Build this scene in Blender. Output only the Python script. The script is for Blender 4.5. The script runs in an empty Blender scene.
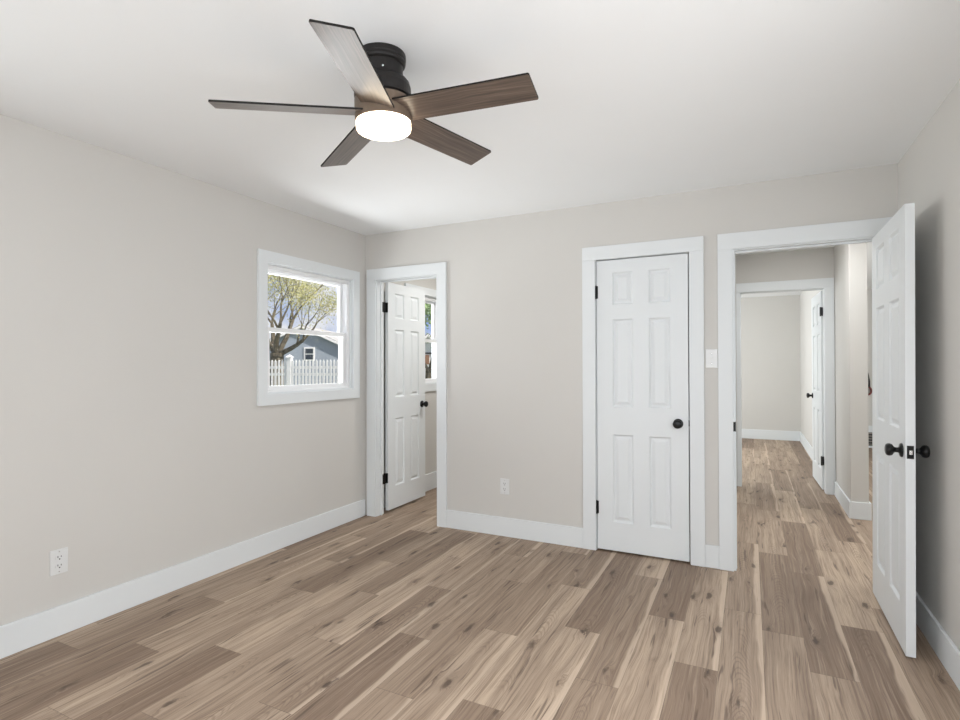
import bpy, bmesh, math, random
from mathutils import Vector, Matrix
random.seed(7)
scene = bpy.context.scene
COL = scene.collection
PI = math.pi

# ------------------------------------------------------------------ camera
F_PX, YAW, PITCH, ROLL, CAM_H = 541.575, 0.4629, 0.0085, -0.0025, 1.307
fw = Vector((-math.sin(YAW) * math.cos(PITCH), math.cos(YAW) * math.cos(PITCH), math.sin(PITCH)))
rt = Vector((math.cos(YAW), math.sin(YAW), 0.0))
up = rt.cross(fw)
r2 = math.cos(ROLL) * rt + math.sin(ROLL) * up
u2 = -math.sin(ROLL) * rt + math.cos(ROLL) * up
cam_data = bpy.data.cameras.new('camera')
cam = bpy.data.objects.new('camera', cam_data)
COL.objects.link(cam)
cam.matrix_world = Matrix(((r2.x, u2.x, -fw.x, 0), (r2.y, u2.y, -fw.y, 0), (r2.z, u2.z, -fw.z, CAM_H), (0, 0, 0, 1)))
cam_data.sensor_width = 36.0
cam_data.lens = F_PX / 960.0 * 36.0
cam_data.clip_start = 0.02
cam_data.clip_end = 500
scene.camera = cam

# ------------------------------------------------------------------ world
world = bpy.data.worlds.new('sky')
scene.world = world
world.use_nodes = True
nt = world.node_tree
nt.nodes.clear()
wo = nt.nodes.new('ShaderNodeOutputWorld')
bg = nt.nodes.new('ShaderNodeBackground')
tc = nt.nodes.new('ShaderNodeTexCoord')
mp = nt.nodes.new('ShaderNodeMapping')
mp.inputs['Scale'].default_value = (1, 1, 2.2)
nz = nt.nodes.new('ShaderNodeTexNoise')
nz.inputs['Scale'].default_value = 5.0
nz.inputs['Detail'].default_value = 5.0
rp = nt.nodes.new('ShaderNodeValToRGB')
rp.color_ramp.elements[0].position = 0.44
rp.color_ramp.elements[0].color = (0.38, 0.52, 0.86, 1)
rp.color_ramp.elements[1].position = 0.58
rp.color_ramp.elements[1].color = (0.92, 0.94, 1.0, 1)
nt.links.new(tc.outputs['Generated'], mp.inputs['Vector'])
nt.links.new(mp.outputs['Vector'], nz.inputs['Vector'])
nt.links.new(nz.outputs['Fac'], rp.inputs['Fac'])
nt.links.new(rp.outputs['Color'], bg.inputs['Color'])
bg.inputs['Strength'].default_value = 0.85
nt.links.new(bg.outputs['Background'], wo.inputs['Surface'])


def light(name, kind, loc, energy, color=(1, 1, 1), direction=None, size=None):
    d = bpy.data.lights.new(name, kind)
    d.energy = energy
    d.color = color
    if kind == 'AREA':
        d.shape = 'RECTANGLE'
        d.size, d.size_y = size
    o = bpy.data.objects.new(name, d)
    COL.objects.link(o)
    o.location = loc
    if direction is not None:
        o.rotation_euler = Vector(direction).to_track_quat('-Z', 'Y').to_euler()
    return o


sun = light('sun', 'SUN', (6, -4, 12), 7.0, (1.0, 0.94, 0.84), (-0.76, -0.08, -0.62))
sun.data.angle = 0.01
# daylight for windows, some assumed, some with no opening built; fill lamps added for brightness
light('fill_rear', 'AREA', (-0.32, -1.06, 1.30), 54, (0.97, 0.985, 1.0), (0, 1, -0.42), (2.0, 1.3))  # fill lamp added in an unseen rear window to brighten the room
light('assumed_daylight_left', 'AREA', (-3.12, 0.1, 1.35), 20, (0.97, 0.985, 1.0), (1, 0.3, -0.25), (1.2, 1.2))  # assumed light from the left, in a window added out of view
light('fill_right', 'AREA', (0.86, 1.0, 1.30), 45, (0.97, 0.985, 1.0), (-1, 0.3, -0.55), (1.6, 1.2))  # added fill for the left wall and ceiling, from an unseen window
light('daylight_main', 'AREA', (-4.2, 3.16, 1.15), 105, (0.97, 0.985, 1.0), (1, 0, 0.45), (1.8, 1.4))
light('daylight_bath', 'AREA', (-4.2, 4.78, 1.4), 16, (1.0, 0.99, 0.97), (1, 0, 0.1), (1.0, 1.4))
light('fill_bath', 'AREA', (-2.0, 4.7, 2.46), 18, (1.0, 0.98, 0.95), (0, 0, -1), (0.4, 0.4))  # added overhead fill to brighten the small room; no fixture built
light('assumed_lamp_hall', 'AREA', (0.25, 5.0, 2.46), 17, (0.98, 0.99, 1.0), (0, 0, -1), (0.6, 0.6))  # unseen hall ceiling light, assumed; no fixture built
light('assumed_daylight_side', 'AREA', (4.45, 6.3, 1.5), 110, (0.94, 0.98, 1.0), (-1, 0, 0), (3.0, 1.6))  # stands in for assumed, unseen window light; the side wall is solid
light('assumed_daylight_far', 'AREA', (-1.95, 8.6, 1.4), 70, (0.94, 0.98, 1.0), (1, 0, 0), (2.0, 1.5))  # stands in for assumed, unseen window light from the left; wall is solid

vs = scene.view_settings
scene.display_settings.display_device = 'sRGB'
vs.view_transform = 'Standard'
vs.look = 'None'
vs.exposure = 0.09
vs.gamma = 1.0
vs.use_curve_mapping = False
scene.cycles.use_denoising = True
scene.cycles.diffuse_bounces = 6
scene.cycles.max_bounces = 12


# ------------------------------------------------------------------ materials
def srgb(r, g, b):
    f = lambda c: (c / 255 / 12.92) if c / 255 <= 0.04045 else ((c / 255 + 0.055) / 1.055) ** 2.4
    return (f(r), f(g), f(b), 1.0)


def mat(name, color, rough=0.5, metallic=0.0, spec=0.5, bump=None, mottle=None):
    m = bpy.data.materials.new(name)
    m.use_nodes = True
    t = m.node_tree
    b = t.nodes['Principled BSDF']
    b.inputs['Base Color'].default_value = color
    b.inputs['Roughness'].default_value = rough
    b.inputs['Metallic'].default_value = metallic
    b.inputs['Specular IOR Level'].default_value = spec
    if bump or mottle:
        c = t.nodes.new('ShaderNodeTexCoord')
    if bump:
        n = t.nodes.new('ShaderNodeTexNoise')
        n.inputs['Scale'].default_value = bump[0]
        n.inputs['Detail'].default_value = 3
        bm_ = t.nodes.new('ShaderNodeBump')
        bm_.inputs['Strength'].default_value = bump[1]
        bm_.inputs['Distance'].default_value = 0.001
        t.links.new(c.outputs['Object'], n.inputs['Vector'])
        t.links.new(n.outputs['Fac'], bm_.inputs['Height'])
        t.links.new(bm_.outputs['Normal'], b.inputs['Normal'])
    if mottle:
        n = t.nodes.new('ShaderNodeTexNoise')
        n.inputs['Scale'].default_value = mottle[0]
        n.inputs['Detail'].default_value = 4
        r = t.nodes.new('ShaderNodeValToRGB')
        r.color_ramp.elements[0].color = mottle[1]
        r.color_ramp.elements[1].color = mottle[2]
        r.color_ramp.elements[0].position = 0.3
        r.color_ramp.elements[1].position = 0.7
        t.links.new(c.outputs['Object'], n.inputs['Vector'])
        t.links.new(n.outputs['Fac'], r.inputs['Fac'])
        t.links.new(r.outputs['Color'], b.inputs['Base Color'])
    return m


M = {}
M['wall'] = mat('wall_paint', (0.602, 0.590, 0.564, 1), 0.75, spec=0.25, mottle=(2.5, (0.597, 0.585, 0.559, 1), (0.607, 0.595, 0.569, 1)))
M['ceiling'] = mat('ceiling_paint', (0.865, 0.885, 0.895, 1), 0.85, spec=0.2, mottle=(2.5, (0.860, 0.880, 0.890, 1), (0.870, 0.890, 0.900, 1)))
M['trim'] = mat('white_trim_paint', (0.720, 0.750, 0.765, 1), 0.5, spec=0.35, mottle=(4.0, (0.714, 0.744, 0.759, 1), (0.726, 0.756, 0.771, 1)))
M['vinyl'] = mat('white_vinyl', (0.84, 0.85, 0.86, 1), 0.32, spec=0.5, bump=(60, 0.02))
M['plastic'] = mat('white_plastic', (0.69, 0.70, 0.70, 1), 0.3, spec=0.5, bump=(60, 0.02))
M['slot'] = mat('dark_slot', (0.03, 0.03, 0.03, 1), 0.6, bump=(60, 0.02))
M['black'] = mat('black_hardware', (0.006, 0.006, 0.0065, 1), 0.3, spec=0.3, bump=(150, 0.05))
M['steel'] = mat('steel', (0.75, 0.75, 0.74, 1), 0.25, metallic=1.0, bump=(150, 0.03))
M['bronze'] = mat('dark_bronze', (0.018, 0.016, 0.0155, 1), 0.42, metallic=0.2, spec=0.35, bump=(150, 0.04))
M['blade_edge'] = mat('blade_edge', (0.012, 0.011, 0.01, 1), 0.6, spec=0.2, bump=(150, 0.04))
M['grass'] = mat('grass', (0.1, 0.2, 0.04, 1), 0.9, mottle=(3.0, (0.10, 0.13, 0.05, 1), (0.22, 0.24, 0.12, 1)))
M['fence'] = mat('white_fence', (0.82, 0.82, 0.82, 1), 0.6, mottle=(8.0, (0.78, 0.77, 0.78, 1), (0.86, 0.85, 0.86, 1)))
M['siding'] = mat('blue_siding', (0.32, 0.36, 0.43, 1), 0.7, mottle=(5.0, (0.30, 0.34, 0.41, 1), (0.34, 0.38, 0.45, 1)))
M['white_siding'] = mat('white_siding', (0.75, 0.76, 0.78, 1), 0.7, mottle=(5.0, (0.72, 0.74, 0.77, 1), (0.80, 0.80, 0.80, 1)))
M['shingle'] = mat('roof_shingle', (0.22, 0.21, 0.20, 1), 0.9, mottle=(14.0, (0.14, 0.135, 0.13, 1), (0.30, 0.29, 0.28, 1)))
M['pale_shingle'] = mat('pale_roof_shingle', (0.4, 0.4, 0.4, 1), 0.9, mottle=(14.0, (0.3, 0.3, 0.3, 1), (0.46, 0.45, 0.44, 1)))
M['brick'] = mat('brick', (0.25, 0.13, 0.08, 1), 0.9, mottle=(20.0, (0.18, 0.09, 0.06, 1), (0.34, 0.19, 0.12, 1)))
M['dark_glass'] = mat('dark_glass', (0.04, 0.05, 0.06, 1), 0.08, bump=(3, 0.02))
M['bark'] = mat('bark', (0.12, 0.10, 0.075, 1), 0.95, mottle=(9.0, (0.06, 0.05, 0.04, 1), (0.20, 0.17, 0.12, 1)))
M['leaf'] = mat('spring_leaf', (0.6, 0.57, 0.2, 1), 0.7, mottle=(2.2, (0.32, 0.33, 0.12, 1), (0.62, 0.57, 0.27, 1)))
M['leaf_green'] = mat('green_leaf', (0.2, 0.35, 0.1, 1), 0.7, mottle=(3.0, (0.14, 0.28, 0.07, 1), (0.38, 0.52, 0.22, 1)))
M['leather'] = mat('dark_leather', (0.02, 0.018, 0.018, 1), 0.5, bump=(150, 0.1))
M['red_brown'] = mat('red_brown', (0.16, 0.035, 0.03, 1), 0.4, bump=(150, 0.05))


def glass_mat():
    m = bpy.data.materials.new('window_glass')
    m.use_nodes = True
    t = m.node_tree
    t.nodes.clear()
    out = t.nodes.new('ShaderNodeOutputMaterial')
    tr = t.nodes.new('ShaderNodeBsdfTransparent')
    tr.inputs['Color'].default_value = (0.98, 0.98, 0.98, 1)
    gl = t.nodes.new('ShaderNodeBsdfGlossy')
    gl.inputs['Roughness'].default_value = 0.02
    lw = t.nodes.new('ShaderNodeLayerWeight')
    lw.inputs['Blend'].default_value = 0.5
    pw = t.nodes.new('ShaderNodeMath')
    pw.operation = 'POWER'
    pw.inputs[1].default_value = 4.0
    t.links.new(lw.outputs['Facing'], pw.inputs[0])
    fr = t.nodes.new('ShaderNodeMath')
    fr.operation = 'MULTIPLY_ADD'
    fr.inputs[1].default_value = 0.5
    fr.inputs[2].default_value = 0.02
    t.links.new(pw.outputs[0], fr.inputs[0])
    mx = t.nodes.new('ShaderNodeMixShader')
    t.links.new(fr.outputs[0], mx.inputs['Fac'])
    t.links.new(tr.outputs['BSDF'], mx.inputs[1])
    t.links.new(gl.outputs['BSDF'], mx.inputs[2])
    t.links.new(mx.outputs['Shader'], out.inputs['Surface'])
    return m


M['glass'] = glass_mat()


def lamp_mat():
    m = bpy.data.materials.new('lit_diffuser')
    m.use_nodes = True
    t = m.node_tree
    b = t.nodes['Principled BSDF']
    b.inputs['Base Color'].default_value = (0.9, 0.88, 0.84, 1)
    b.inputs['Emission Color'].default_value = (1.0, 0.84, 0.62, 1)
    b.inputs['Emission Strength'].default_value = 6.0
    return m


M['lamp'] = lamp_mat()


class NT:
    """tiny node-building helper"""
    def __init__(self, name):
        self.m = bpy.data.materials.new(name)
        self.m.use_nodes = True
        self.t = self.m.node_tree
        self.b = self.t.nodes['Principled BSDF']

    def put(self, sock, v):
        if hasattr(v, 'is_linked') or isinstance(v, bpy.types.NodeSocket):
            self.t.links.new(v, sock)
        else:
            sock.default_value = v

    def math(self, op, a, b=0.0, c=0.0, clamp=False):
        n = self.t.nodes.new('ShaderNodeMath')
        n.operation = op
        n.use_clamp = clamp
        self.put(n.inputs[0], a)
        self.put(n.inputs[1], b)
        self.put(n.inputs[2], c)
        return n.outputs[0]

    def xyz(self, x, y, z):
        n = self.t.nodes.new('ShaderNodeCombineXYZ')
        for i, v in enumerate((x, y, z)):
            self.put(n.inputs[i], v)
        return n.outputs[0]

    def noise(self, vec, scale, detail=2.0, rough=0.5, dist=0.0):
        n = self.t.nodes.new('ShaderNodeTexNoise')
        n.inputs['Scale'].default_value = scale
        n.inputs['Detail'].default_value = detail
        n.inputs['Roughness'].default_value = rough
        n.inputs['Distortion'].default_value = dist
        self.put(n.inputs['Vector'], vec)
        return n.outputs['Fac']

    def mix(self, fac, a, b, blend='MIX'):
        n = self.t.nodes.new('ShaderNodeMix')
        n.data_type = 'RGBA'
        n.blend_type = blend
        self.put(n.inputs[0], fac)
        self.put(n.inputs[6], a)
        self.put(n.inputs[7], b)
        return n.outputs[2]

    def ramp(self, fac, stops):
        n = self.t.nodes.new('ShaderNodeValToRGB')
        e = n.color_ramp.elements
        while len(e) < len(stops):
            e.new(0.5)
        for i, (p_, c_) in enumerate(stops):
            e[i].position = p_
            e[i].color = c_ if len(c_) == 4 else (*c_, 1)
        self.put(n.inputs[0], fac)
        return n.outputs[0]

    def smooth(self, v, lo, hi):
        n = self.t.nodes.new('ShaderNodeMapRange')
        n.interpolation_type = 'SMOOTHSTEP'
        self.put(n.inputs[0], v)
        n.inputs[1].default_value = lo
        n.inputs[2].default_value = hi
        return n.outputs[0]


def floor_mat():
    k = NT('plank_floor')
    t = k.t
    at = t.nodes.new('ShaderNodeAttribute')
    at.attribute_name = 'plank'          # x: tone, y: seed, z: streak amount
    sp = t.nodes.new('ShaderNodeSeparateXYZ')
    t.links.new(at.outputs['Vector'], sp.inputs[0])
    tone, seed, streak = sp.outputs
    uvn = t.nodes.new('ShaderNodeUVMap')
    uvn.uv_map = 'plank_uv'
    su = t.nodes.new('ShaderNodeSeparateXYZ')
    t.links.new(uvn.outputs['UV'], su.inputs[0])
    U, V = su.outputs[0], su.outputs[1]      # metres across / along the plank
    off = k.math('MULTIPLY', seed, 37.0)

    def nz(su_, sv_, base_u=None, detail=2.0, rough=0.5, dist=0.0, extra=0.0):
        vec = k.xyz(k.math('MULTIPLY', U if base_u is None else base_u, su_), k.math('ADD', k.math('MULTIPLY', V, sv_), k.math('ADD', off, extra)), off)
        return k.noise(vec, 1.0, detail, rough, dist)

    mul, add, sub = (lambda a, b: k.math('MULTIPLY', a, b)), (lambda a, b: k.math('ADD', a, b)), (lambda a, b: k.math('SUBTRACT', a, b))
    w1 = nz(6.0, 1.7)
    w3 = nz(16.0, 6.0, extra=5.0)
    warp = add(mul(sub(w1, 0.5), 0.055), mul(sub(w3, 0.5), 0.006))
    # knots: scattered ovals with the figure swirling round them
    vo = t.nodes.new('ShaderNodeTexVoronoi')
    vo.voronoi_dimensions = '2D'
    vo.inputs['Scale'].default_value = 1.0
    vo.inputs['Randomness'].default_value = 1.0
    k.put(vo.inputs['Vector'], k.xyz(add(mul(U, 6.5), mul(seed, 91.0)), add(mul(V, 1.9), off), 0.0))
    w4 = nz(60.0, 22.0, extra=8.0)
    kd = add(vo.outputs['Distance'], add(mul(sub(w3, 0.5), 0.20), mul(sub(w4, 0.5), 0.16)))
    big = k.smooth(nz(5.0, 2.0, extra=21.0), 0.43, 0.54)
    near = mul(sub(1.0, k.smooth(kd, 0.0, 0.34)), big)
    knot = mul(sub(1.0, k.smooth(kd, 0.02, 0.10)), big)
    ug = add(add(U, warp), mul(mul(near, near), 0.03))
    g1 = nz(420.0, 4.5, ug, 3.0, 0.65)
    g2 = nz(95.0, 1.5, ug, 4.0, 0.65, 0.3)
    g3 = nz(17.0, 1.0, ug, 3.0, 0.55)
    # cathedral arches in the middle of the plank
    uc = sub(add(U, mul(sub(w1, 0.5), 0.06)), 0.088)
    ca = k.math('SINE', add(mul(mul(uc, uc), 9000.0), mul(add(V, add(mul(w3, 0.10), mul(w1, 0.25))), 130.0)))
    cm = mul(sub(1.0, k.smooth(k.math('ABSOLUTE', uc), 0.025, 0.055)), k.smooth(nz(3.0, 1.3, extra=31.0), 0.54, 0.62))
    base = k.mix(tone, srgb(132, 112, 95), srgb(200, 179, 157))
    c = k.mix(mul(k.smooth(g3, 0.38, 0.66), 0.40), base, srgb(112, 93, 79))
    c = k.mix(mul(k.smooth(g2, 0.48, 0.68), 0.50), c, srgb(104, 84, 70))
    c = k.mix(mul(k.smooth(g2, 0.47, 0.30), 0.30), c, srgb(206, 186, 165))
    c = k.mix(mul(k.smooth(g1, 0.46, 0.70), 0.48), c, srgb(100, 82, 69))
    c = k.mix(mul(mul(k.smooth(ca, 0.0, 1.0), cm), 0.30), c, srgb(98, 78, 64))
    # pale sapwood along one edge
    edge = add(U, mul(sub(nz(2.0, 1.5, detail=3.0, extra=3.0), 0.5), 0.09))
    sap = mul(k.smooth(add(edge, mul(sub(streak, 0.6), 0.05)), 0.160, 0.173), k.smooth(streak, 0.48, 0.75))
    c = k.mix(mul(sap, 0.58), c, k.mix(mul(g1, 0.6), srgb(222, 203, 182), srgb(190, 167, 146)))
    # dark knots and mineral streaks
    c = k.mix(mul(near, 0.30), c, srgb(104, 85, 71))
    c = k.mix(mul(knot, 0.75), c, srgb(66, 51, 42))
    ms = nz(46.0, 2.8, ug, 2.0, 0.55, 0.0, 11.0)
    c = k.mix(mul(k.smooth(ms, 0.62, 0.72), 0.65), c, srgb(78, 62, 52))
    # seams between planks
    s1 = k.math('LESS_THAN', U, 0.0014)
    s2 = k.math('LESS_THAN', V, 0.0024)
    c = k.mix(mul(k.math('MAXIMUM', s1, s2), 0.45), c, srgb(66, 54, 46))
    k.t.links.new(c, k.b.inputs['Base Color'])
    k.put(k.b.inputs['Roughness'], k.math('ADD', 0.46, k.math('MULTIPLY', g2, 0.16)))
    k.b.inputs['Specular IOR Level'].default_value = 0.35
    bp = t.nodes.new('ShaderNodeBump')
    bp.inputs['Strength'].default_value = 0.12
    bp.inputs['Distance'].default_value = 0.001
    k.put(bp.inputs['Height'], k.math('SUBTRACT', g1, k.math('MAXIMUM', s1, s2)))
    t.links.new(bp.outputs['Normal'], k.b.inputs['Normal'])
    return k.m


M['floor'] = floor_mat()


def blade_mat():
    k = NT('dark_walnut_laminate')
    uvn = k.t.nodes.new('ShaderNodeUVMap')
    uvn.uv_map = 'grain'
    s = k.t.nodes.new('ShaderNodeSeparateXYZ')
    k.t.links.new(uvn.outputs['UV'], s.inputs[0])
    U, V = s.outputs[0], s.outputs[1]
    w = k.noise(k.xyz(k.math('MULTIPLY', U, 4.0), k.math('MULTIPLY', V, 12.0), 0.0), 1.0, 2.0)
    vv = k.math('ADD', V, k.math('MULTIPLY', w, 0.03))
    g = k.noise(k.xyz(k.math('MULTIPLY', U, 3.0), k.math('MULTIPLY', vv, 130.0), 0.0), 1.0, 4.0, 0.6)
    c = k.ramp(g, [(0.3, srgb(66, 56, 50)), (0.55, srgb(98, 85, 76)), (0.72, srgb(126, 111, 99))])
    k.t.links.new(c, k.b.inputs['Base Color'])
    k.b.inputs['Roughness'].default_value = 0.33
    k.b.inputs['Specular IOR Level'].default_value = 0.6
    return k.m


M['blade'] = blade_mat()


# ------------------------------------------------------------------ geometry helpers
def obj(name, bm, m, parent=None, bevel=0.0, smooth=False, mats=None):
    me = bpy.data.meshes.new(name)
    bmesh.ops.recalc_face_normals(bm, faces=bm.faces[:])
    bm.to_mesh(me)
    bm.free()
    for mm in (mats or [m]):
        me.materials.append(mm)
    if smooth:
        for p_ in me.polygons:
            p_.use_smooth = True
    o = bpy.data.objects.new(name, me)
    COL.objects.link(o)
    if parent is not None:
        o.parent = parent
    if bevel > 0:
        b = o.modifiers.new('bevel', 'BEVEL')
        b.width = bevel
        b.segments = 2
        b.limit_method = 'ANGLE'
        b.angle_limit = math.radians(40)
    return o


def tag(o, label, cat, group=None, kind=None):
    o['label'] = label
    o['category'] = cat
    if group:
        o['group'] = group
    if kind:
        o['kind'] = kind
    return o


def empty(name, loc=(0, 0, 0), parent=None):
    o = bpy.data.objects.new(name, None)
    o.empty_display_size = 0.1
    COL.objects.link(o)
    o.location = loc
    if parent is not None:
        o.parent = parent
    return o


def box(bm, x0, x1, y0, y1, z0, z1):
    vs_ = [bm.verts.new((x, y, z)) for x in (x0, x1) for y in (y0, y1) for z in (z0, z1)]
    for f in ((0, 1, 3, 2), (4, 6, 7, 5), (0, 4, 5, 1), (2, 3, 7, 6), (0, 2, 6, 4), (1, 5, 7, 3)):
        bm.faces.new([vs_[i] for i in f])
    return vs_


def boxes(*bs):
    bm = bmesh.new()
    for b in bs:
        box(bm, *b)
    return bm


def lathe(bm, profile, n=32, M4=None):
    """profile: list of (r, z) along local z; closed at ends when r == 0"""
    M4 = M4 or Matrix.Identity(4)
    rings = []
    for r, z in profile:
        if r < 1e-6:
            rings.append([bm.verts.new(M4 @ Vector((0, 0, z)))])
        else:
            rings.append([bm.verts.new(M4 @ Vector((r * math.cos(2 * PI * i / n), r * math.sin(2 * PI * i / n), z))) for i in range(n)])
    for a, b in zip(rings[:-1], rings[1:]):
        for i in range(n):
            j = (i + 1) % n
            if len(a) == 1 and len(b) == 1:
                continue
            if len(a) == 1:
                bm.faces.new((a[0], b[i], b[j]))
            elif len(b) == 1:
                bm.faces.new((a[i], b[0], a[j]))
            else:
                bm.faces.new((a[i], b[i], b[j], a[j]))
    return bm


def tube(bm, pts, radii, n=7):
    rings = []
    for i, p_ in enumerate(pts):
        p_ = Vector(p_)
        a = Vector(pts[max(i - 1, 0)])
        b = Vector(pts[min(i + 1, len(pts) - 1)])
        d = (b - a).normalized()
        s = d.orthogonal().normalized() if i == 0 else (rings_s - d * rings_s.dot(d)).normalized()
        rings_s = s
        t_ = d.cross(s)
        rings.append([bm.verts.new(p_ + radii[i] * (math.cos(2 * PI * j / n) * s + math.sin(2 * PI * j / n) * t_)) for j in range(n)])
    for a, b in zip(rings[:-1], rings[1:]):
        for i in range(n):
            j = (i + 1) % n
            bm.faces.new((a[i], b[i], b[j], a[j]))
    bm.faces.new(rings[0][::-1])
    bm.faces.new(rings[-1])


# ------------------------------------------------------------------ the room shell
XL, XR, YB, YR = -3.010, 0.753, 3.790, -0.95
T = 0.14
TB = 0.095               # thickness of the back wall
YBB = YB + TB
CH, CH2 = 2.44, 2.475
WALL_F = 6.43           # hall side of the wall with the far door
WF2 = 6.55
FAR_B = 10.62           # back wall of the far room
SIDE_B = 10.28
HX0, HX1 = 0.755, 0.881  # partition between the hall and the side room
OUT = 4.5


def struct(o, label, cat):
    return tag(o, label, cat, kind='structure')


# floor made of individual plank faces, one mesh
def build_floor():
    W, L = 0.176, 1.235
    X0, X1, Y0, Y1 = XL - 0.2, OUT + 0.1, YR - 0.1, FAR_B + 0.2
    joints = {0: 3.008, 1: 2.69, 2: 3.236, 3: 2.30, -1: 1.95, -2: 2.52, -3: 2.93, -4: 2.21, -5: 2.616, -6: 1.872, -7: 2.42, -8: 3.02,
              -9: 2.20, -10: 2.74, -11: 1.98, -12: 2.50, -13: 1.718, -14: 2.36, -15: 2.80, -16: 2.05, -17: 1.412}
    tones = {(-3, 0): 0.10, (-3, -1): 0.75, (1, 0): 0.05, (1, -1): 0.55, (2, -1): 0.06, (2, 0): 0.75, (0, 0): 0.16, (0, -1): 0.5,
             (-2, -1): 0.10, (-2, 0): 0.6, (-4, 0): 0.35, (-4, -1): 0.42, (-5, 0): 0.15, (-5, -1): 0.8, (-6, 0): 0.78, (-6, -1): 0.2,
             (-13, -1): 0.08, (-13, 0): 0.8, (-17, -1): 0.05, (-17, 0): 0.45, (-1, 0): 0.45, (-1, 1): 0.3, (-7, 0): 0.35, (-7, -1): 0.7, (-8, -1): 0.35}
    rnd = random.Random(11)
    bm = bmesh.new()
    uvl = bm.loops.layers.uv.new('plank_uv')
    al = bm.faces.layers.float_vector.new('plank')
    k0 = int(math.floor((X0 - 0.044) / W))
    k1 = int(math.ceil((X1 - 0.044) / W))
    for k in range(k0, k1 + 1):
        xa = 0.044 + W * k
        ya = joints.get(k, rnd.uniform(0, L))
        j0 = int(math.floor((Y0 - ya) / L))
        j1 = int(math.ceil((Y1 - ya) / L))
        for j in range(j0, j1 + 1):
            a, b = max(Y0, ya + j * L), min(Y1, ya + (j + 1) * L)
            l, r = max(X0, xa), min(X1, xa + W)
            tone_r, seed_r, streak_r = rnd.choice([0.1, 0.25, 0.4, 0.5, 0.55, 0.65, 0.8]), rnd.random(), rnd.random()
            if b - a < 1e-4 or r - l < 1e-4:
                continue
            vs_ = [bm.verts.new(q) for q in ((l, a, 0), (r, a, 0), (r, b, 0), (l, b, 0))]
            f = bm.faces.new(vs_)
            f[al] = (tones.get((k, j), tone_r), seed_r, streak_r)
            flip = seed_r > 0.5
            for lp in f.loops:
                u = lp.vert.co.x - xa
                v = lp.vert.co.y - (ya + j * L)
                lp[uvl].uv = (u, v)
    bmesh.ops.remove_doubles(bm, verts=bm.verts[:], dist=1e-5)
    me = bpy.data.meshes.new('floor')
    bm.to_mesh(me)
    bm.free()
    me.materials.append(M['floor'])
    o = bpy.data.objects.new('floor', me)
    COL.objects.link(o)
    for p_ in me.polygons:
        if p_.normal.z < 0:
            p_.flip()
    return o


struct(build_floor(), 'grey brown wood plank floor running through all rooms', 'floor')
struct(obj('ceiling', boxes((XL - T, OUT + T, YR - T - 0.4, YB + 0.07, CH, CH + 0.25)), M['ceiling']), 'flat white ceiling above the bedroom', 'ceiling')  # overhang past the right wall is added to keep the sun out
struct(obj('ceiling_hall', boxes((XL - T, OUT + T, YB + 0.07, FAR_B + T, CH2, CH2 + 0.25)), M['ceiling']), 'flat white ceiling beyond the open doorway', 'ceiling')

# left outside wall with three window openings, one of them added unseen  (y0, y1, z0, z1)
WIN1 = (2.694, 3.620, 1.098, 2.032)
WIN2 = (4.455, 5.130, 1.100, 2.032)
WIN3_ADDED = (-0.55, 0.75, 0.80, 2.10)      # unseen opening added behind the viewer for the left lamp
WIN5_ADDED = (0.15, 1.85, 0.80, 2.10)  # unseen opening added on the right for a fill lamp


def wall_x(bm, x0, x1, y0, y1, top, holes):
    """wall slab of constant x range, with openings along y"""
    y = y0
    for (a, b, c, d) in sorted(holes):
        box(bm, x0, x1, y, a, 0, top)
        if c > 0:
            box(bm, x0, x1, a, b, 0, c)
        box(bm, x0, x1, a, b, d, top)
        y = b
    box(bm, x0, x1, y, y1, 0, top)


def wall_y(bm, y0, y1, x0, x1, top, holes):
    x = x0
    for (a, b, c, d) in sorted(holes):
        box(bm, x, a, y0, y1, 0, top)
        if c > 0:
            box(bm, a, b, y0, y1, 0, c)
        box(bm, a, b, y0, y1, d, top)
        x = b
    box(bm, x, x1, y0, y1, 0, top)


bm = bmesh.new()
wall_x(bm, XL - T, XL, YR, YB, CH, [WIN1, WIN3_ADDED])
struct(obj('wall_left', bm, M['wall']), 'warm grey left wall with the picket fence window', 'wall')
bm = bmesh.new()
wall_x(bm, XL - T, XL, YBB, 6.0, CH2, [WIN2])
struct(obj('wall_bath_left', bm, M['wall']), 'warm grey wall seen past the narrow door on the left', 'wall')

D_BATH = (-2.901, -2.268, 0, 2.052)
D_CLOS = (-0.990, -0.342, 0, 2.052)
D_ENT = (-0.106, 0.690, 0, 2.045)
bm = bmesh.new()
wall_y(bm, YB, YBB, XL - T, OUT + T, CH2 - 0.001, [D_BATH, D_CLOS, D_ENT])
struct(obj('wall_back', bm, M['wall']), 'warm grey back wall with three white doorways', 'wall')
bm = bmesh.new()
wall_x(bm, XR, XR + T, YR, YB, CH, [WIN5_ADDED])
struct(obj('wall_right', bm, M['wall']), 'warm grey right wall behind the open door', 'wall')
bm = bmesh.new()
wall_y(bm, YR - T, YR, XL - T, XR + T, CH, [(-1.37, 0.73, 0.80, 2.10)])  # opening added out of view for the rear fill lamp
struct(obj('wall_rear', bm, M['wall']), 'warm grey wall behind the viewer', 'wall')

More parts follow.
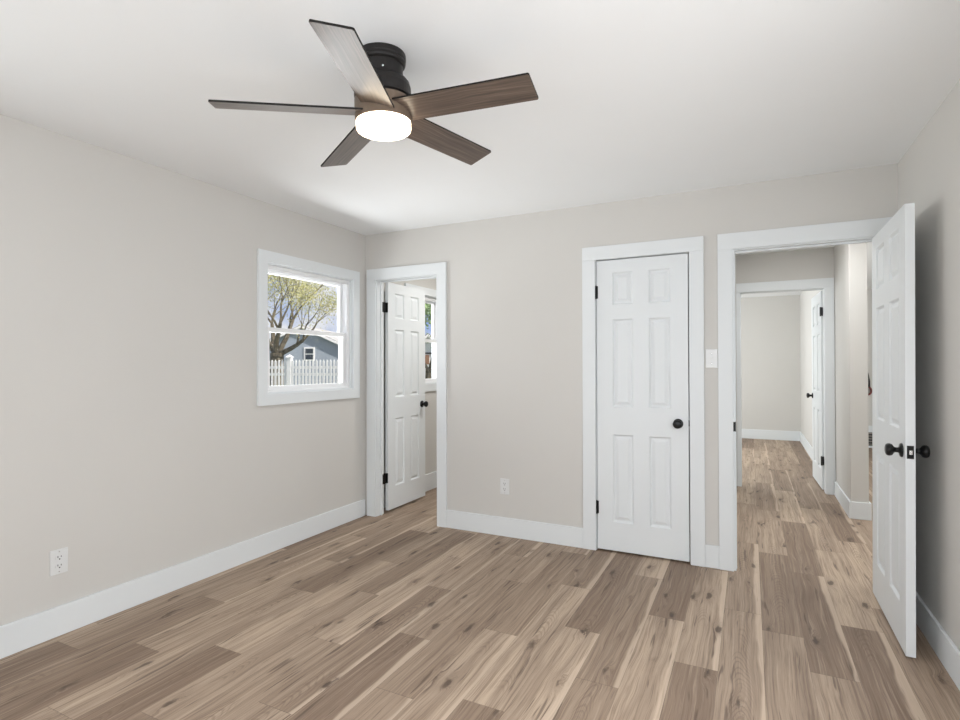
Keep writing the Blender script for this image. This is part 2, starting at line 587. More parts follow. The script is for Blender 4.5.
# hall, far room, side room, bath, closet
struct(obj('wall_hall_left', boxes((-0.34, -0.20, YBB, WALL_F, 0, CH2)), M['wall']), 'warm grey left wall of the hall', 'wall')
D_FAR = (-0.108, 0.690, 0, 2.090)
bm = bmesh.new()
wall_y(bm, WALL_F, WF2, -2.1, HX0, CH2, [D_FAR])
struct(obj('wall_far', bm, M['wall']), 'grey hall wall above and around the far doorway', 'wall')
struct(obj('wall_partition', boxes((HX0, HX1, 5.508, FAR_B, 0, CH2)), M['wall']), 'bright end of the partition wall right of the far doorway', 'wall')
struct(obj('wall_far_back', boxes((-2.1, HX1, FAR_B, FAR_B + T, 0, CH2)), M['wall']), 'grey back wall of the room through the far doorway', 'wall')
struct(obj('wall_far_left', boxes((-2.1 - T, -2.1, WALL_F, FAR_B + T, 0, CH2)), M['wall']), 'left wall of the far room', 'wall')
struct(obj('wall_side_back', boxes((HX1, OUT, SIDE_B, SIDE_B + T, 0, CH2)), M['wall']), 'grey wall in the sliver right of the partition', 'wall')
struct(obj('wall_side_right', boxes((OUT, OUT + T, YBB, SIDE_B + T, 0, CH2)), M['wall']), 'right wall of the side room', 'wall')
struct(obj('wall_bath_right', boxes((-1.24, -1.10, YBB, 6.0, 0, CH2)), M['wall']), 'right wall of the small room behind the narrow door', 'wall')
struct(obj('wall_bath_back', boxes((XL - T, -1.10, 6.0, 6.0 + T, 0, CH2)), M['wall']), 'back wall of the small room behind the narrow door', 'wall')
struct(obj('wall_closet', boxes((-1.10, -0.34, 4.55, 4.65, 0, CH2)), M['wall']), 'back wall of the closet behind the shut door', 'wall')

# baseboards
BH, BT = 0.143, 0.015


def bboard(name, label, *bs):
    return struct(obj(name, boxes(*bs), M['trim'], bevel=0.003), label, 'baseboard')


bboard('baseboard_left', 'long white baseboard along the left wall', (XL, XL + BT, YR, YB - 0.02, 0, BH))
bboard('baseboard_back', 'white baseboard on the back wall between the narrow doorway and the shut door', (-2.190, -1.069, YB - BT, YB, 0, BH))
bboard('baseboard_back_right', 'short white baseboard between the shut door and the open doorway', (-0.267, -0.184, YB - BT, YB, 0, BH))
bboard('baseboard_right', 'white baseboard along the right wall', (XR - BT, XR, YR, YB - 0.02, 0, BH))
bboard('baseboard_partition', 'white baseboard wrapping the partition end in the hall', (HX0 - BT, HX0, 5.508 - BT, WALL_F - 0.02, 0, BH),
       (HX0, HX1 + BT, 5.508 - BT, 5.508, 0, BH), (HX1, HX1 + BT, 5.508, SIDE_B - 0.02, 0, BH))
bboard('baseboard_far', 'white baseboard in the room through the far doorway', (-2.1, HX0 - BT, FAR_B - BT, FAR_B, 0, BH + 0.02), (HX0 - BT, HX0, WF2 + 0.02, FAR_B, 0, BH + 0.02))
bboard('baseboard_bath', 'white baseboard in the small room behind the narrow door', (XL, XL + BT, YBB + 0.02, 6.0, 0, BH + 0.03))
bboard('baseboard_hall', 'white baseboard on the left side of the hall', (-0.2, -0.2 + BT, YBB + 0.02, WALL_F - 0.02, 0, BH))
bboard('baseboard_side', 'white baseboard in the sliver right of the partition', (HX1 + BT, OUT, SIDE_B - BT, SIDE_B, 0, 0.34))


# door casings and jambs ---------------------------------------------------
def casing(n, label, xa, xb, outer_l, outer_r, ztop, zouter, y, depth, in_l, in_r, jz):
    """xa/xb: casing inner edges, outer_l/r outer edges; in_l/in_r jamb faces"""
    t = struct(empty('trim_%d' % n, (0.5 * (xa + xb), y, 0)), label, 'door trim')
    ox, oy = t.location.x, t.location.y
    th = 0.018
    obj('side_casing', boxes((outer_l - ox, xa - ox, -th, 0, 0, ztop)), M['trim'], t, bevel=0.002)
    obj('side_casing', boxes((xb - ox, outer_r - ox, -th, 0, 0, ztop)), M['trim'], t, bevel=0.002)
    obj('head_casing', boxes((outer_l - ox, outer_r - ox, -th, 0, ztop, zouter)), M['trim'], t, bevel=0.002)
    jt = 0.016
    obj('jamb', boxes((in_l - jt - ox, in_l - ox, 0, depth, 0, jz + jt)), M['trim'], t, bevel=0.001)
    obj('jamb', boxes((in_r - ox, in_r + jt - ox, 0, depth, 0, jz + jt)), M['trim'], t, bevel=0.001)
    obj('head_jamb', boxes((in_l - ox, in_r - ox, 0, depth, jz, jz + jt)), M['trim'], t, bevel=0.001)
    return t, ox


t, ox = casing(1, 'white casing around the narrow doorway in the left corner', -2.892, -2.277, -2.985, -2.190, 2.040, 2.135, YB, TB, -2.885, -2.284, 2.035)
obj('door_stop', boxes((-2.885 - ox, -2.873 - ox, 0.045, 0.060, 0, 2.035), (-2.296 - ox, -2.284 - ox, 0.045, 0.060, 0, 2.035), (-2.873 - ox, -2.296 - ox, 0.045, 0.060, 2.023, 2.035)), M['trim'], t, bevel=0.001)
casing(2, 'white casing around the shut six panel door', -0.977, -0.355, -1.069, -0.267, 2.042, 2.136, YB, TB, -0.974, -0.358, 2.041)
t, ox = casing(3, 'white casing around the open doorway to the hall', -0.099, 0.676, -0.184, 0.7525, 2.034, 2.136, YB, TB, -0.086, 0.670, 2.028)
obj('door_stop', boxes((-0.086 - ox, -0.083 - ox, 0.04, 0.06, 0, 2.028), (0.658 - ox, 0.670 - ox, 0.04, 0.075, 0, 2.028), (-0.083 - ox, 0.658 - ox, 0.04, 0.06, 2.016, 2.028)), M['trim'], t, bevel=0.001)
obj('strike_plate', boxes((-0.0985 - ox, -0.0845 - ox, -0.003, 0.034, 0.880, 0.940)), M['black'], t)
casing(4, 'white casing around the far doorway at the end of the hall', -0.092, 0.674, -0.132, 0.7535, 2.070, 2.167, WALL_F, WF2 - WALL_F, -0.088, 0.670, 2.064)


# six panel doors -----------------------------------------------------------
def six_panel(w, h, t, stile, mull, rows):
    """leaf with x in 0..w, y in 0..t, z in 0..h; panels sunk in both faces"""
    bm = bmesh.new()
    pw = (w - 2 * stile - mull) / 2
    xs = [0, stile, stile + pw, stile + pw + mull, w - stile, w]
    zs = [0]
    for a, b in rows:
        zs += [a, b]
    zs.append(h)
    for side in (0, 1):
        y0 = 0.0 if side == 0 else t
        s = 1 if side == 0 else -1
        for i in range(5):
            for j in range(len(zs) - 1):
                xa, xb, za, zb = xs[i], xs[i + 1], zs[j], zs[j + 1]
                panel = i in (1, 3) and j % 2 == 1
                ring = lambda ins, d: [bm.verts.new((x, y0 + s * d, z)) for x, z in ((xa + ins, za + ins), (xb - ins, za + ins), (xb - ins, zb - ins), (xa + ins, zb - ins))]
                if not panel:
                    bm.faces.new(ring(0, 0))
                    continue
                rr = [ring(0, 0), ring(0.003, 0.003), ring(0.010, 0.012), ring(0.018, 0.012), ring(0.038, 0.003)]
                for a, b in zip(rr[:-1], rr[1:]):
                    for q in range(4):
                        bm.faces.new((a[q], a[(q + 1) % 4], b[(q + 1) % 4], b[q]))
                bm.faces.new(rr[-1])
    for z in (0, h):
        bm.faces.new([bm.verts.new(q) for q in ((0, 0, z), (w, 0, z), (w, t, z), (0, t, z))])
    for x in (0, w):
        bm.faces.new([bm.verts.new(q) for q in ((x, 0, 0), (x, t, 0), (x, t, h), (x, 0, h))])
    bmesh.ops.remove_doubles(bm, verts=bm.verts[:], dist=1e-5)
    return bm


ROWS = [(0.197, 0.806), (0.996, 1.606), (1.707, 1.933)]


def knob(parent, x, y, z, sgn, name='knob'):
    """round knob on a rosette, sticking out along local y * sgn"""
    M4 = Matrix.Translation((x, y, z)) @ Matrix.Rotation(-sgn * PI / 2, 4, 'X')
    bm = bmesh.new()
    lathe(bm, [(0, 0), (0.032, 0), (0.032, 0.004), (0.029, 0.008), (0.014, 0.011), (0.0115, 0.016), (0.0115, 0.026), (0.016, 0.031),
               (0.0255, 0.037), (0.0285, 0.045), (0.0285, 0.052), (0.025, 0.059), (0.015, 0.0625), (0, 0.063)], 28, M4)
    o = obj(name, bm, M['black'], parent, smooth=True)
    return o


def hinge_mesh(px, py, z, hx, hy, lx, ly):
    """barrel at px,py plus two leaves given as (x0,x1,y0,y1)"""
    bm = bmesh.new()
    lathe(bm, [(0, -0.048), (0.0035, -0.048), (0.006, -0.044), (0.006, 0.044), (0.0035, 0.048), (0, 0.048)], 12, Matrix.Translation((px, py, z)))
    for r in (hx, lx):
        if r:
            box(bm, r[0], r[1], r[2], r[3], z - 0.044, z + 0.044)
    return bm


def door(n, label, loc, xdir, w, h, t, rows=ROWS, stile=0.11, mull=0.105):
    o = struct(empty('door_%d' % n, loc), label, 'door')
    o.rotation_euler = (0, 0, math.atan2(xdir[1], xdir[0]))
    obj('leaf', six_panel(w, h, t, stile, mull, rows), M['trim'], o)
    return o


# shut closet door: hinges left, knob right
d = door(2, 'shut white six panel door with a black knob', (-0.9685, YB - 0.002, 0.014), (1, 0), 0.6045, 2.020, 0.035)
knob(d, 0.540, 0.0, 0.90, -1)
for z in (1.80, 0.29):
    obj('hinge', hinge_mesh(-0.003, -0.006, z, None, None, (0.0, 0.010, -0.0015, 0.0), None), M['black'], d)
obj('latch', boxes((0.6048, 0.610, -0.001, 0.004, 0.885, 0.925)), M['black'], d)

# open bedroom door, swung back towards the right wall
d = door(3, 'white six panel door standing open against the right wall', (0.616, 3.766, 0.008), (-0.0075, -1.0), 0.762, 2.012, 0.036, stile=0.115, mull=0.11)
knob(d, 0.700, 0.0, 0.905, -1)
knob(d, 0.700, 0.036, 0.905, 1)
d.rotation_euler = (math.radians(-0.3), 0, d.rotation_euler.z)
lt = obj('latch_plate', boxes((0.7615, 0.7635, 0.0055, 0.0305, 0.876, 0.934)), M['black'], d)
obj('latch_bolt', boxes((0.7625, 0.7725, 0.012, 0.0245, 0.895, 0.915)), M['steel'], lt, bevel=0.002)
for z in (1.80, 0.29):
    obj('hinge', hinge_mesh(-0.006, 0.043, z, (-0.0015, 0.0, 0.004, 0.036), None, None, None), M['black'], d)

# narrow bath door, swung into the small room
d = door(1, 'white six panel door open into the small corner room', (-2.868, 3.925, 0.020), (-0.008, 1.0), 0.618, 2.020, 0.029)
knob(d, 0.556, 0.0, 0.905, -1)
knob(d, 0.556, 0.029, 0.905, 1)
for z in (1.795, 0.285):
    h_ = hinge_mesh(-0.026, 0.021, z, (-0.002, 0.0, 0.001, 0.028), None, None, None)
    box(h_, -0.074, -0.040, 0.0145, 0.0165, z - 0.044, z + 0.044)
    box(h_, -0.042, -0.002, 0.0165, 0.0185, z - 0.044, z + 0.044)
    obj('hinge', h_, M['black'], d)

# far door at the end of the hall
d = door(4, 'white door standing open in the far doorway at the end of the hall', (0.690, 6.564, 0.014), (-0.026, 1.0), 0.745, 2.045, 0.035, stile=0.115, mull=0.11)
knob(d, 0.680, 0.035, 0.930, 1)
for z in (1.83, 0.295):
    h_ = hinge_mesh(-0.006, 0.041, z, (-0.0015, 0.0, 0.0, 0.034), None, None, None)
    box(h_, -0.050, -0.007, 0.036, 0.0385, z - 0.044, z + 0.044)
    obj('hinge', h_, M['black'], d)


# windows -------------------------------------------------------------------
def sash(parent, name, x, y0, y1, z0, z1, st, bot, top, th=0.03):
    s = obj(name, boxes((x, x + th, y0, y0 + st, z0, z1), (x, x + th, y1 - st, y1, z0, z1),
                        (x, x + th, y0 + st, y1 - st, z0, z0 + bot), (x, x + th, y0 + st, y1 - st, z1 - top, z1)), M['vinyl'], parent, bevel=0.003)
    obj('pane', boxes((x + 0.011, x + 0.017, y0 + st - 0.004, y1 - st + 0.004, z0 + bot - 0.004, z1 - top + 0.004)), M['glass'], s)
    return s


def window(n, label, W, loc=None, rot=0.0):
    y0, y1, z0, z1 = W
    t = struct(empty('window_%d' % n, loc or (XL, 0.5 * (y0 + y1), z0)), label, 'window')
    t.rotation_euler = (0, 0, rot)
    b = 0.5 * (y1 - y0)
    a, h = -b, z1 - z0
    c = 0.079
    r = 0.008
    cb = bmesh.new()
    loops = []
    for (x_, e_) in ((0.0, c - r), (0.018, c - r), (0.018, -r), (0.0, -r)):
        loops.append([cb.verts.new((x_, yy, zz)) for yy, zz in ((a - e_, -e_), (b + e_, -e_), (b + e_, h + e_), (a - e_, h + e_))])
    for q in range(4):
        A_, B_ = loops[q], loops[(q + 1) % 4]
        for w_ in range(4):
            cb.faces.new((A_[w_], A_[(w_ + 1) % 4], B_[(w_ + 1) % 4], B_[w_]))
    obj('casing', cb, M['trim'], t, bevel=0.002)
    j = 0.016
    obj('jamb', boxes((-T, 0, a, a + j, 0, h), (-T, 0, b - j, b, 0, h), (-T, 0, a + j, b - j, h - j, h), (-T, 0, a + j, b - j, 0, j)), M['trim'], t)
    # vinyl frame with the two sash tracks
    f = 0.022
    a2, b2, zb, zt = a + j, b - j, j, h - j
    obj('frame', boxes((-0.125, -0.022, a2, a2 + f, zb, zt), (-0.125, -0.022, b2 - f, b2, zb, zt), (-0.125, -0.022, a2 + f, b2 - f, zt - f, zt), (-0.125, -0.022, a2 + f, b2 - f, zb, zb + 0.014),
                       (-0.077, -0.073, b2 - f - 0.008, b2 - f, zb, zt), (-0.034, -0.028, b2 - f - 0.008, b2 - f, zb, zt), (-0.034, -0.028, a2 + f, b2 - f, zt - f - 0.010, zt - f)), M['vinyl'], t, bevel=0.002)
    a3, b3 = a2 + f, b2 - f
    mid = 0.448 if h < 1 else h * 0.49
    us = sash(t, 'upper_sash', -0.112, a3, b3, mid, zt - f, 0.030, 0.034, 0.026)
    ls = sash(t, 'lower_sash', -0.070, a3, b3, zb + 0.014, mid + 0.030, 0.038, 0.030, 0.034)
    lk = bmesh.new()
    box(lk, -0.060, -0.040, -0.02, 0.02, mid + 0.030, mid + 0.040)
    obj('sash_lock', lk, M['vinyl'], ls, bevel=0.002)
    obj('tilt_latch', boxes((-0.068, -0.050, b3 - 0.008, b3 - 0.001, zt - f - 0.11, zt - f - 0.05)), M['vinyl'], t, bevel=0.002)
    return t


window(1, 'white double hung window overlooking a picket fence', WIN1)
window(2, 'sliver of a white double hung window past the narrow door', WIN2)
window(3, 'white double hung window added unseen on the left wall behind the viewer for assumed daylight', WIN3_ADDED)  # unseen window, added around the assumed left daylight lamp
window(4, 'wide white double hung window added unseen behind the viewer for fill light', (-1.05, 1.05, 0.80, 2.10), (-0.32, YR, 0.80), PI / 2)  # unseen window, added to house the rear fill lamp
window(5, 'white double hung window added unseen on the right wall for fill light', WIN5_ADDED, (XR, 1.0, 0.80), PI)  # added out of view around the right fill lamp


# ------------------------------------------------------------------ wall plates
def outlet(loc, rot, label):
    t = tag(empty('power_outlet', loc), label, 'outlet', 'white duplex power outlets')
    t.rotation_euler = (0, 0, rot)
    # local: plate face looks to -y
    obj('cover_plate', boxes((-0.0385, 0.0385, -0.006, 0, -0.06, 0.06)), M['plastic'], t, bevel=0.003)
    for z in (0.0205, -0.0205):
        bm = bmesh.new()
        lathe(bm, [(0, 0), (0.0165, 0), (0.0165, 0.0025), (0, 0.0025)], 24, Matrix.Translation((0, -0.006, z)) @ Matrix.Rotation(PI / 2, 4, 'X'))
        s = obj('socket', bm, M['plastic'], t)
        b2 = boxes((-0.0085, -0.0055, -0.0092, -0.008, z - 0.0005, z + 0.0085), (0.0055, 0.0085, -0.0092, -0.008, z + 0.0005, z + 0.0075))
        lathe(b2, [(0, 0), (0.0032, 0), (0.0032, 0.0012), (0, 0.0012)], 12, Matrix.Translation((0, -0.008, z - 0.0075)) @ Matrix.Rotation(PI / 2, 4, 'X'))
        obj('slots', b2, M['slot'], s)
    for z in (0.048, -0.048):
        bm = bmesh.new()
        lathe(bm, [(0, 0), (0.0028, 0), (0.002, 0.001), (0, 0.0012)], 12, Matrix.Translation((0, -0.006, z)) @ Matrix.Rotation(PI / 2, 4, 'X'))
        obj('screw', bm, M['steel'], t)
    return t


outlet((XL, 1.445, 0.357), PI / 2, 'white duplex power outlet low on the left wall')
outlet((-1.681, YB, 0.377), 0, 'white duplex power outlet on the back wall between the doors')

t = tag(empty('light_switch', (-0.222, YB, 1.343)), 'white light switch plate squeezed between the two door casings', 'switch')
obj('cover_plate', boxes((-0.036, 0.036, -0.006, 0, -0.061, 0.061)), M['plastic'], t, bevel=0.003)
bm = bmesh.new()
vs_ = box(bm, -0.005, 0.005, -0.016, -0.006, -0.002, 0.010)
obj('toggle', bm, M['plastic'], t, bevel=0.001)
for z in (0.030, -0.030):
    bm = bmesh.new()
    lathe(bm, [(0, 0), (0.0028, 0), (0.002, 0.001), (0, 0.0012)], 12, Matrix.Translation((0, -0.006, z)) @ Matrix.Rotation(PI / 2, 4, 'X'))
    obj('screw', bm, M['steel'], t)

# ------------------------------------------------------------------ ceiling fan
FX, FY = -1.2025, 1.602
fan = tag(empty('ceiling_fan', (FX, FY + 0.006, CH)), 'dark five blade ceiling fan with a lit round lamp under it', 'ceiling fan')
bm = bmesh.new()
lathe(bm, [(0, 0), (0.088, 0), (0.088, -0.018), (0.085, -0.021), (0.085, -0.025), (0.087, -0.028), (0.085, -0.036), (0.079, -0.040), (0, -0.040)], 48)
obj('canopy', bm, M['bronze'], fan, bevel=0.001, smooth=False)
bm = bmesh.new()
lathe(bm, [(0, -0.040), (0.076, -0.040), (0.076, -0.084), (0.073, -0.088), (0, -0.088)], 48)
nk = obj('neck', bm, M['bronze'], fan)
for a in (-2.2, -1.55, -0.9, 0.6, 2.1):
    bm = bmesh.new()
    lathe(bm, [(0, 0), (0.0045, 0), (0.0035, 0.003), (0, 0.004)], 10, Matrix.Rotation(a, 4, 'Z') @ Matrix.Translation((0.075, 0, -0.074)) @ Matrix.Rotation(PI / 2, 4, 'Y'))
    obj('screw', bm, M['steel'], nk)
bm = bmesh.new()
lathe(bm, [(0, -0.086), (0.078, -0.086), (0.090, -0.092), (0.099, -0.104), (0.103, -0.120), (0.104, -0.150), (0.103, -0.157), (0.096, -0.160), (0.096, -0.166), (0, -0.166)], 48)
obj('motor_housing', bm, M['bronze'], fan)
fan.rotation_euler = (math.atan(0.0346), -math.atan(0.0109), 0)     # the fan hangs slightly off level
rotor_z = 2.210 - CH
ROTOR = Vector((0.0025, -0.009, 0.0))
bm = bmesh.new()
lathe(bm, [(0, -0.166), (0.103, -0.166), (0.103, -0.242), (0.101, -0.244), (0, -0.244)], 48)
M['hub'] = mat('hub_bronze_glow', (0.17, 0.125, 0.09, 1), 0.45, metallic=0.3, bump=(150, 0.04))  # bronze made lighter and browner to paint in the lamp's glow
obj('hub', bm, M['hub'], fan)
bm = bmesh.new()
lathe(bm, [(0.0, -0.240), (0.0985, -0.240), (0.0995, -0.243), (0.0995, -0.266), (0.0975, -0.272), (0.093, -0.2755), (0.06, -0.277), (0, -0.2775)], 48)
obj('lamp_diffuser', bm, M['lamp'], fan, smooth=True)

PHI, RT, BW, TILT = 0.0924, 0.5715, 0.123, -0.246
for k in range(5):
    a = PHI + k * 2 * PI / 5
    e = Vector((math.cos(a), math.sin(a), 0))
    tv = Vector((-math.sin(a) * math.cos(TILT), math.cos(a) * math.cos(TILT), math.sin(TILT)))
    nv = e.cross(tv).normalized()
    bm = bmesh.new()
    uvl = bm.loops.layers.uv.new('grain')
    prof = [(0.070, -0.5), (0.070, 0.5), (RT - 0.006, 0.5), (RT - 0.0015, 0.488), (RT, 0.47), (RT, -0.47), (RT - 0.0015, -0.488), (RT - 0.006, -0.5)]
    prof = [(0.070, -0.5), (0.070, 0.5), (RT - 0.004, 0.5), (RT, 0.467), (RT, -0.467), (RT - 0.004, -0.5)]
    lo, hi = [], []
    for r, s in prof:
        p_ = e * r + tv * (s * BW) + Vector((0, 0, rotor_z + 0.018 - 0.032 * r))
        p_ += ROTOR
        lo.append(bm.verts.new(p_ - nv * 0.0035))
        hi.append(bm.verts.new(p_ + nv * 0.0035))
    f1 = bm.faces.new(lo)
    f2 = bm.faces.new(hi)
    for f, ring in ((f1, lo), (f2, hi)):
        for lp in f.loops:
            i = ring.index(lp.vert)
            lp[uvl].uv = (prof[i][0] + 3.1 * k, prof[i][1] * BW + 0.7 * k)
    n = len(lo)
    for i in range(n):
        f = bm.faces.new((lo[i], lo[(i + 1) % n], hi[(i + 1) % n], hi[i]))
        f.material_index = 1
    b = obj('blade', bm, None, fan, mats=[M['blade'], M['blade_edge']])
    br = bmesh.new()
    q0, q1 = e * 0.06 + Vector((0, 0, rotor_z + 0.026)), e * 0.135 + Vector((0, 0, rotor_z + 0.024))
    for q in (q0, q1):
        q += ROTOR
    vs_ = []
    for q in (q0, q1):
        for s in (-0.028, 0.028):
            for hgt in (0.003, 0.008):
                vs_.append(br.verts.new(q + tv * s + nv * (hgt - 0.010)))
    for f in ((0, 1, 3, 2), (4, 6, 7, 5), (0, 4, 5, 1), (2, 3, 7, 6), (0, 2, 6, 4), (1, 5, 7, 3)):
        br.faces.new([vs_[i] for i in f])
    obj('blade_bracket', br, M['bronze'], b)

# ------------------------------------------------------------------ things in the sliver right of the partition
t = tag(empty('wall_ornament', (1.637, SIDE_B - 0.001, 0.885)), 'dark strap ending in a red brown ring on the wall beside the partition end', 'ornament')
bm = bmesh.new()
pts = [(0.0, -0.03, -0.01)]
seg = [(0.045 * math.cos(2 * PI * i / 24) - 0.003, -0.03, 0.062 * math.sin(2 * PI * i / 24)) for i in range(25)]
tube(bm, seg, [0.015] * 25, 8)
obj('ring', bm, M['red_brown'], t, smooth=True)
bm = bmesh.new()
tube(bm, [(0.005, -0.03, 0.06), (-0.002, -0.03, 0.15), (-0.018, -0.03, 0.27), (-0.042, -0.03, 0.42)], [0.026, 0.032, 0.026, 0.014], 8)
obj('strap', bm, M['leather'], t, smooth=True)

t = tag(empty('floor_vent', (1.85, SIDE_B - BT - 0.001, 0.0)), 'dark slatted vent low on the wall beside the partition end', 'vent')
obj('frame', boxes((-0.45, 0.45, -0.03, 0, 0, 0.03), (-0.45, 0.45, -0.03, 0, 0.24, 0.27), (-0.45, -0.42, -0.03, 0, 0.03, 0.24), (0.42, 0.45, -0.03, 0, 0.03, 0.24)), M['trim'], t)
obj('backing', boxes((-0.42, 0.42, -0.006, 0, 0.03, 0.24)), M['slot'], t)
for i in range(5):
    obj('slat', boxes((-0.42, 0.42, -0.022, -0.008, 0.052 + i * 0.042, 0.060 + i * 0.042)), M['steel'], t)

# ------------------------------------------------------------------ outdoors
GZ = -0.45


def at(px, v, depth):
    d_ = r2 * ((px - 480) / F_PX) - u2 * ((v - 360) / F_PX) + fw
    return Vector((0, 0, CAM_H)) + d_ * depth


g = bmesh.new()
vs_ = [g.verts.new(q) for q in ((-80, -30, GZ), (-3.3, -30, GZ), (-3.3, 80, GZ), (-80, 80, GZ))]
g.faces.new(vs_)
struct(obj('ground', g, M['grass']), 'green lawn outside the windows', 'lawn')


def frame_to(o, origin, target):
    d_ = Vector((target.x - origin.x, target.y - origin.y, 0))
    o.location = (origin.x, origin.y, GZ)
    o.rotation_euler = (0, 0, math.atan2(d_.y, d_.x))
    return d_.length


# picket fence
fa, fb = at(262, 360, 14.3), at(352, 360, 13.9)
fence = tag(empty('picket_fence'), 'white picket fence outside the window', 'fence')
FL = frame_to(fence, fa, fb)
FH = 1.90
n_p = int(FL / 0.096)
for i in range(n_p):
    x = i * 0.096
    if abs(x - (289.5 - 262) / 90 * FL) < 0.09:
        continue
    bm = bmesh.new()
    w, th = 0.026, 0.009
    prof = [(-w, 0.06), (w, 0.06), (w, FH - 0.05), (0, FH), (-w, FH - 0.05)]
    a = [bm.verts.new((x + p_, -th, z)) for p_, z in prof]
    b = [bm.verts.new((x + p_, th, z)) for p_, z in prof]
    bm.faces.new(a)
    bm.faces.new(b[::-1])
    for q in range(5):
        bm.faces.new((a[q], b[q], b[(q + 1) % 5], a[(q + 1) % 5]))
    obj('picket', bm, M['fence'], fence)
for z in (0.45, FH - 0.24, FH - 0.42):
    obj('rail', boxes((-0.3, FL + 0.3, 0.010, 0.05, z, z + 0.07)), M['fence'], fence)
px_ = (289.5 - 262) / 90 * FL
for x in (px_, px_ + 2.3):
    if x > FL + 0.2:
        continue
    bm = boxes((x - 0.058, x + 0.058, -0.02, 0.10, 0, FH + 0.06))
    vs_ = [bm.verts.new(q) for q in ((x - 0.085, -0.047, FH + 0.06), (x + 0.085, -0.047, FH + 0.06), (x + 0.085, 0.127, FH + 0.06), (x - 0.085, 0.127, FH + 0.06))]
    tp = bm.verts.new((x, 0.04, FH + 0.14))
    bm.faces.new(vs_)
    for q in range(4):
        bm.faces.new((vs_[q], vs_[(q + 1) % 4], tp))
    obj('post', bm, M['fence'], fence)


# blue gabled house
def house(name, label, pl, pr, depth, v_eave, v_ridge, wall_m, roof_m, length=9.0):
    a, b = at(pl, 364, depth), at(pr, 364, depth)
    h = tag(empty(name), label, 'house')
    Wd = frame_to(h, a, b)
    ze = at(pr, v_eave, depth).z - GZ
    zr = at(0.5 * (pl + pr), v_ridge, depth).z - GZ
    bm = bmesh.new()
    pf = [(0, 0), (Wd, 0), (Wd, ze), (Wd / 2, zr), (0, ze)]
    fr_ = [bm.verts.new((x, 0, z)) for x, z in pf]
    bk = [bm.verts.new((x, length, z)) for x, z in pf]
    bm.faces.new(fr_)
    bm.faces.new(bk[::-1])
    for q in range(5):
        bm.faces.new((fr_[q], bk[q], bk[(q + 1) % 5], fr_[(q + 1) % 5]))
    obj('walls', bm, wall_m, h)
    for sgn in (0, 1):
        bm = bmesh.new()
        e0 = (0 - 0.25, ze - 0.25 * (zr - ze) / (Wd / 2)) if sgn == 0 else (Wd + 0.25, ze - 0.25 * (zr - ze) / (Wd / 2))
        pr4 = [(e0[0], e0[1]), (Wd / 2, zr), (Wd / 2, zr + 0.16), (e0[0], e0[1] + 0.16)]
        A_ = [bm.verts.new((x, -0.25, z + 0.01)) for x, z in pr4]
        B_ = [bm.verts.new((x, length + 0.25, z + 0.01)) for x, z in pr4]
        bm.faces.new(A_)
        bm.faces.new(B_)
        for q in range(4):
            bm.faces.new((A_[q], A_[(q + 1) % 4], B_[(q + 1) % 4], B_[q]))
        obj('roof_slope', bm, roof_m, h)
        bm = bmesh.new()
        A_ = [bm.verts.new((x, -0.30, z - 0.06)) for x, z in pr4]
        B_ = [bm.verts.new((x, -0.25, z - 0.06)) for x, z in pr4]
        bm.faces.new(A_)
        bm.faces.new(B_)
        for q in range(4):
            bm.faces.new((A_[q], A_[(q + 1) % 4], B_[(q + 1) % 4], B_[q]))
        obj('rake_board', bm, M['fence'], h)
    return h, Wd, ze, zr


h, Wd, ze, zr = house('blue_house', 'blue grey gabled house behind the picket fence', 256, 348, 40, 348, 327, M['siding'], M['pale_shingle'])
wx = (309.5 - 256) / 92 * Wd
wz = at(309.5, 354, 40).z - GZ
f = obj('window', boxes((wx - 0.40, wx + 0.40, -0.05, 0.0, wz - 0.5, wz + 0.5)), M['fence'], h)
for s in (-1, 1):
    obj('pane', boxes((wx - 0.28, wx + 0.28, -0.07, -0.05, wz + (0.04 if s > 0 else -0.40), wz + (0.40 if s > 0 else -0.04))), M['dark_glass'], f)

h, Wd, ze, zr = house('white_house', 'white house glimpsed through the corner room window', 405, 452, 34, 352, 336, M['white_siding'], M['shingle'])
bx = (427 - 405) / 47 * Wd
bz = at(427, 359.5, 34).z - GZ
obj('brick_panel', boxes((bx - 0.16, bx + 0.14, -0.05, 0.0, bz - 0.30, bz + 0.28)), M['brick'], h)
obj('dark_strip', boxes((bx - 0.3, bx + 0.3, -0.04, 0.0, bz + 0.34, bz + 0.44)), M['slot'], h)  # narrow dark strip above the brick panel


# trees
DMAX = 5


def branch(bm, tips, p_, d_, length, rad, depth, rnd, spread):
    pts, rr = [p_.copy()], [rad]
    q = p_.copy()
    dd = d_.copy()
    for i in range(4):
        dd = (dd + Vector((rnd.uniform(-1, 1), rnd.uniform(-1, 1), rnd.uniform(-0.5, 0.7))) * 0.16).normalized()
        q = q + dd * length / 4
        pts.append(q.copy())
        rr.append(rad * (1 - 0.45 * (i + 1) / 4))
    tube(bm, pts, rr, 6 if depth < 3 else 4)
    if depth >= 2:
        tips.append((q.copy(), depth))
        tips.append((pts[2].copy(), depth))
    if depth < DMAX:
        for i in range(3):
            st = pts[-1] if i < 2 else pts[3]
            nd = (dd + Vector((rnd.uniform(-1, 1), rnd.uniform(-1, 1), rnd.uniform(-0.45, 0.8))) * spread).normalized()
            branch(bm, tips, st, nd, length * rnd.uniform(0.62, 0.82), rr[-1] * rnd.uniform(0.6, 0.8), depth + 1, rnd, spread)


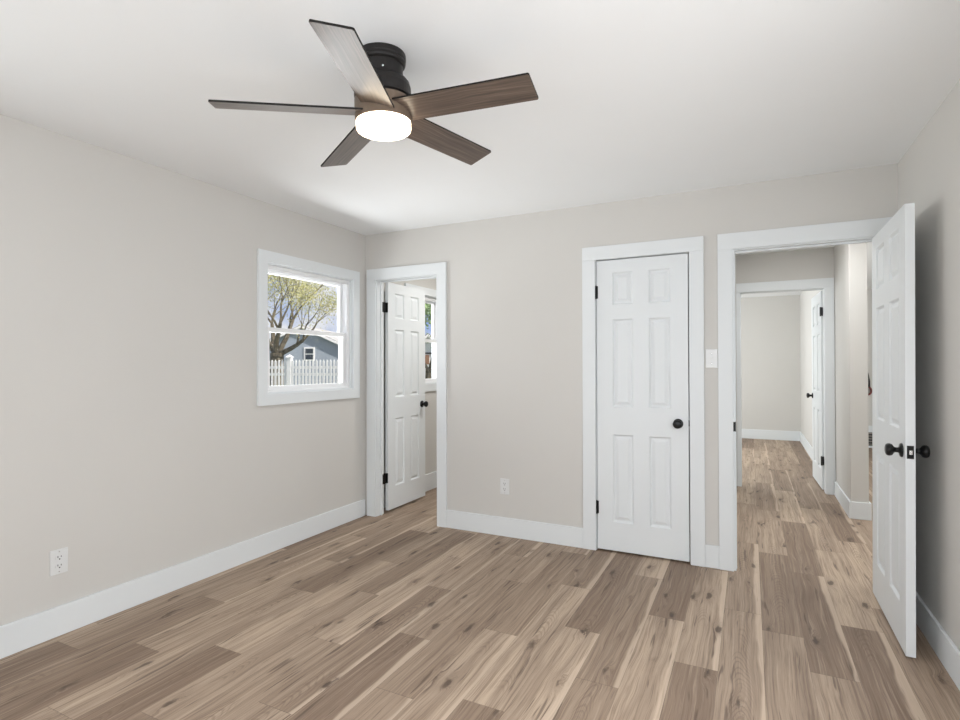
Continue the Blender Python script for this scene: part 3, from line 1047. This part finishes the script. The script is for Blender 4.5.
def leaves(tips, per, rad, size, rnd, keep=1.0):
    bm = bmesh.new()
    for q, dep in tips:
        if rnd.random() > keep:
            continue
        for i in range(per):
            c = q + Vector((rnd.gauss(0, 1), rnd.gauss(0, 1), rnd.gauss(0, 0.8))) * rad
            a = Vector((rnd.uniform(-1, 1), rnd.uniform(-1, 1), rnd.uniform(-1, 1))).normalized()
            b = a.orthogonal().normalized()
            s = size * rnd.uniform(0.6, 1.3)
            bm.faces.new([bm.verts.new(c + v_) for v_ in (a * s, b * s * 0.6, -a * s, -b * s * 0.6)])
    return bm


def tree(name, label, px, depth, limbs, trunk_h, trunk_r, leaf_m, per, rad, size, seed, spread=0.75, ln=2.3, keep=1.0):
    rnd = random.Random(seed)
    base = at(px, 364, depth)
    base.z = GZ
    t_ = tag(empty(name, base), label, 'tree')
    bm = bmesh.new()
    tips = []
    top = Vector((0.05, 0.0, trunk_h))
    tube(bm, [Vector((0, 0, -0.02)), Vector((0.03, 0, trunk_h * 0.5)), top], [trunk_r * 1.15, trunk_r, trunk_r * 0.95], 9)
    for (s, uu, k_) in limbs:       # sideways (image right), up, towards the viewer
        d_ = (Vector((rt.x, rt.y, 0)) * s + Vector((0, 0, 1)) * uu - Vector((-math.sin(YAW), math.cos(YAW), 0)) * k_).normalized()
        branch(bm, tips, top - Vector((0, 0, 0.1)), d_, ln * rnd.uniform(0.85, 1.1), trunk_r * 0.42, 1, rnd, spread)
    obj('trunk', bm, M['bark'], t_)
    obj('foliage', leaves(tips, per, rad, size, rnd, keep), leaf_m, t_)
    return t_


tree('spring_tree', 'budding yellow green tree with forked trunk behind the picket fence', 276, 22,
     [(-0.9, 1.0, 0.2), (-0.35, 1.2, -0.5), (0.1, 1.3, 0.5), (0.55, 1.0, -0.1), (1.3, 0.75, 0.2)], 2.25, 0.28, M['leaf'], 11, 0.20, 0.030, 5, ln=1.5)
tree('green_tree', 'small leafy green tree glimpsed through the corner room window', 428, 20,
     [(-0.5, 1.0, 0.2), (0.5, 1.0, 0.3), (0.0, 1.3, -0.3)], 1.6, 0.14, M['leaf_green'], 14, 0.24, 0.07, 9, ln=1.3)
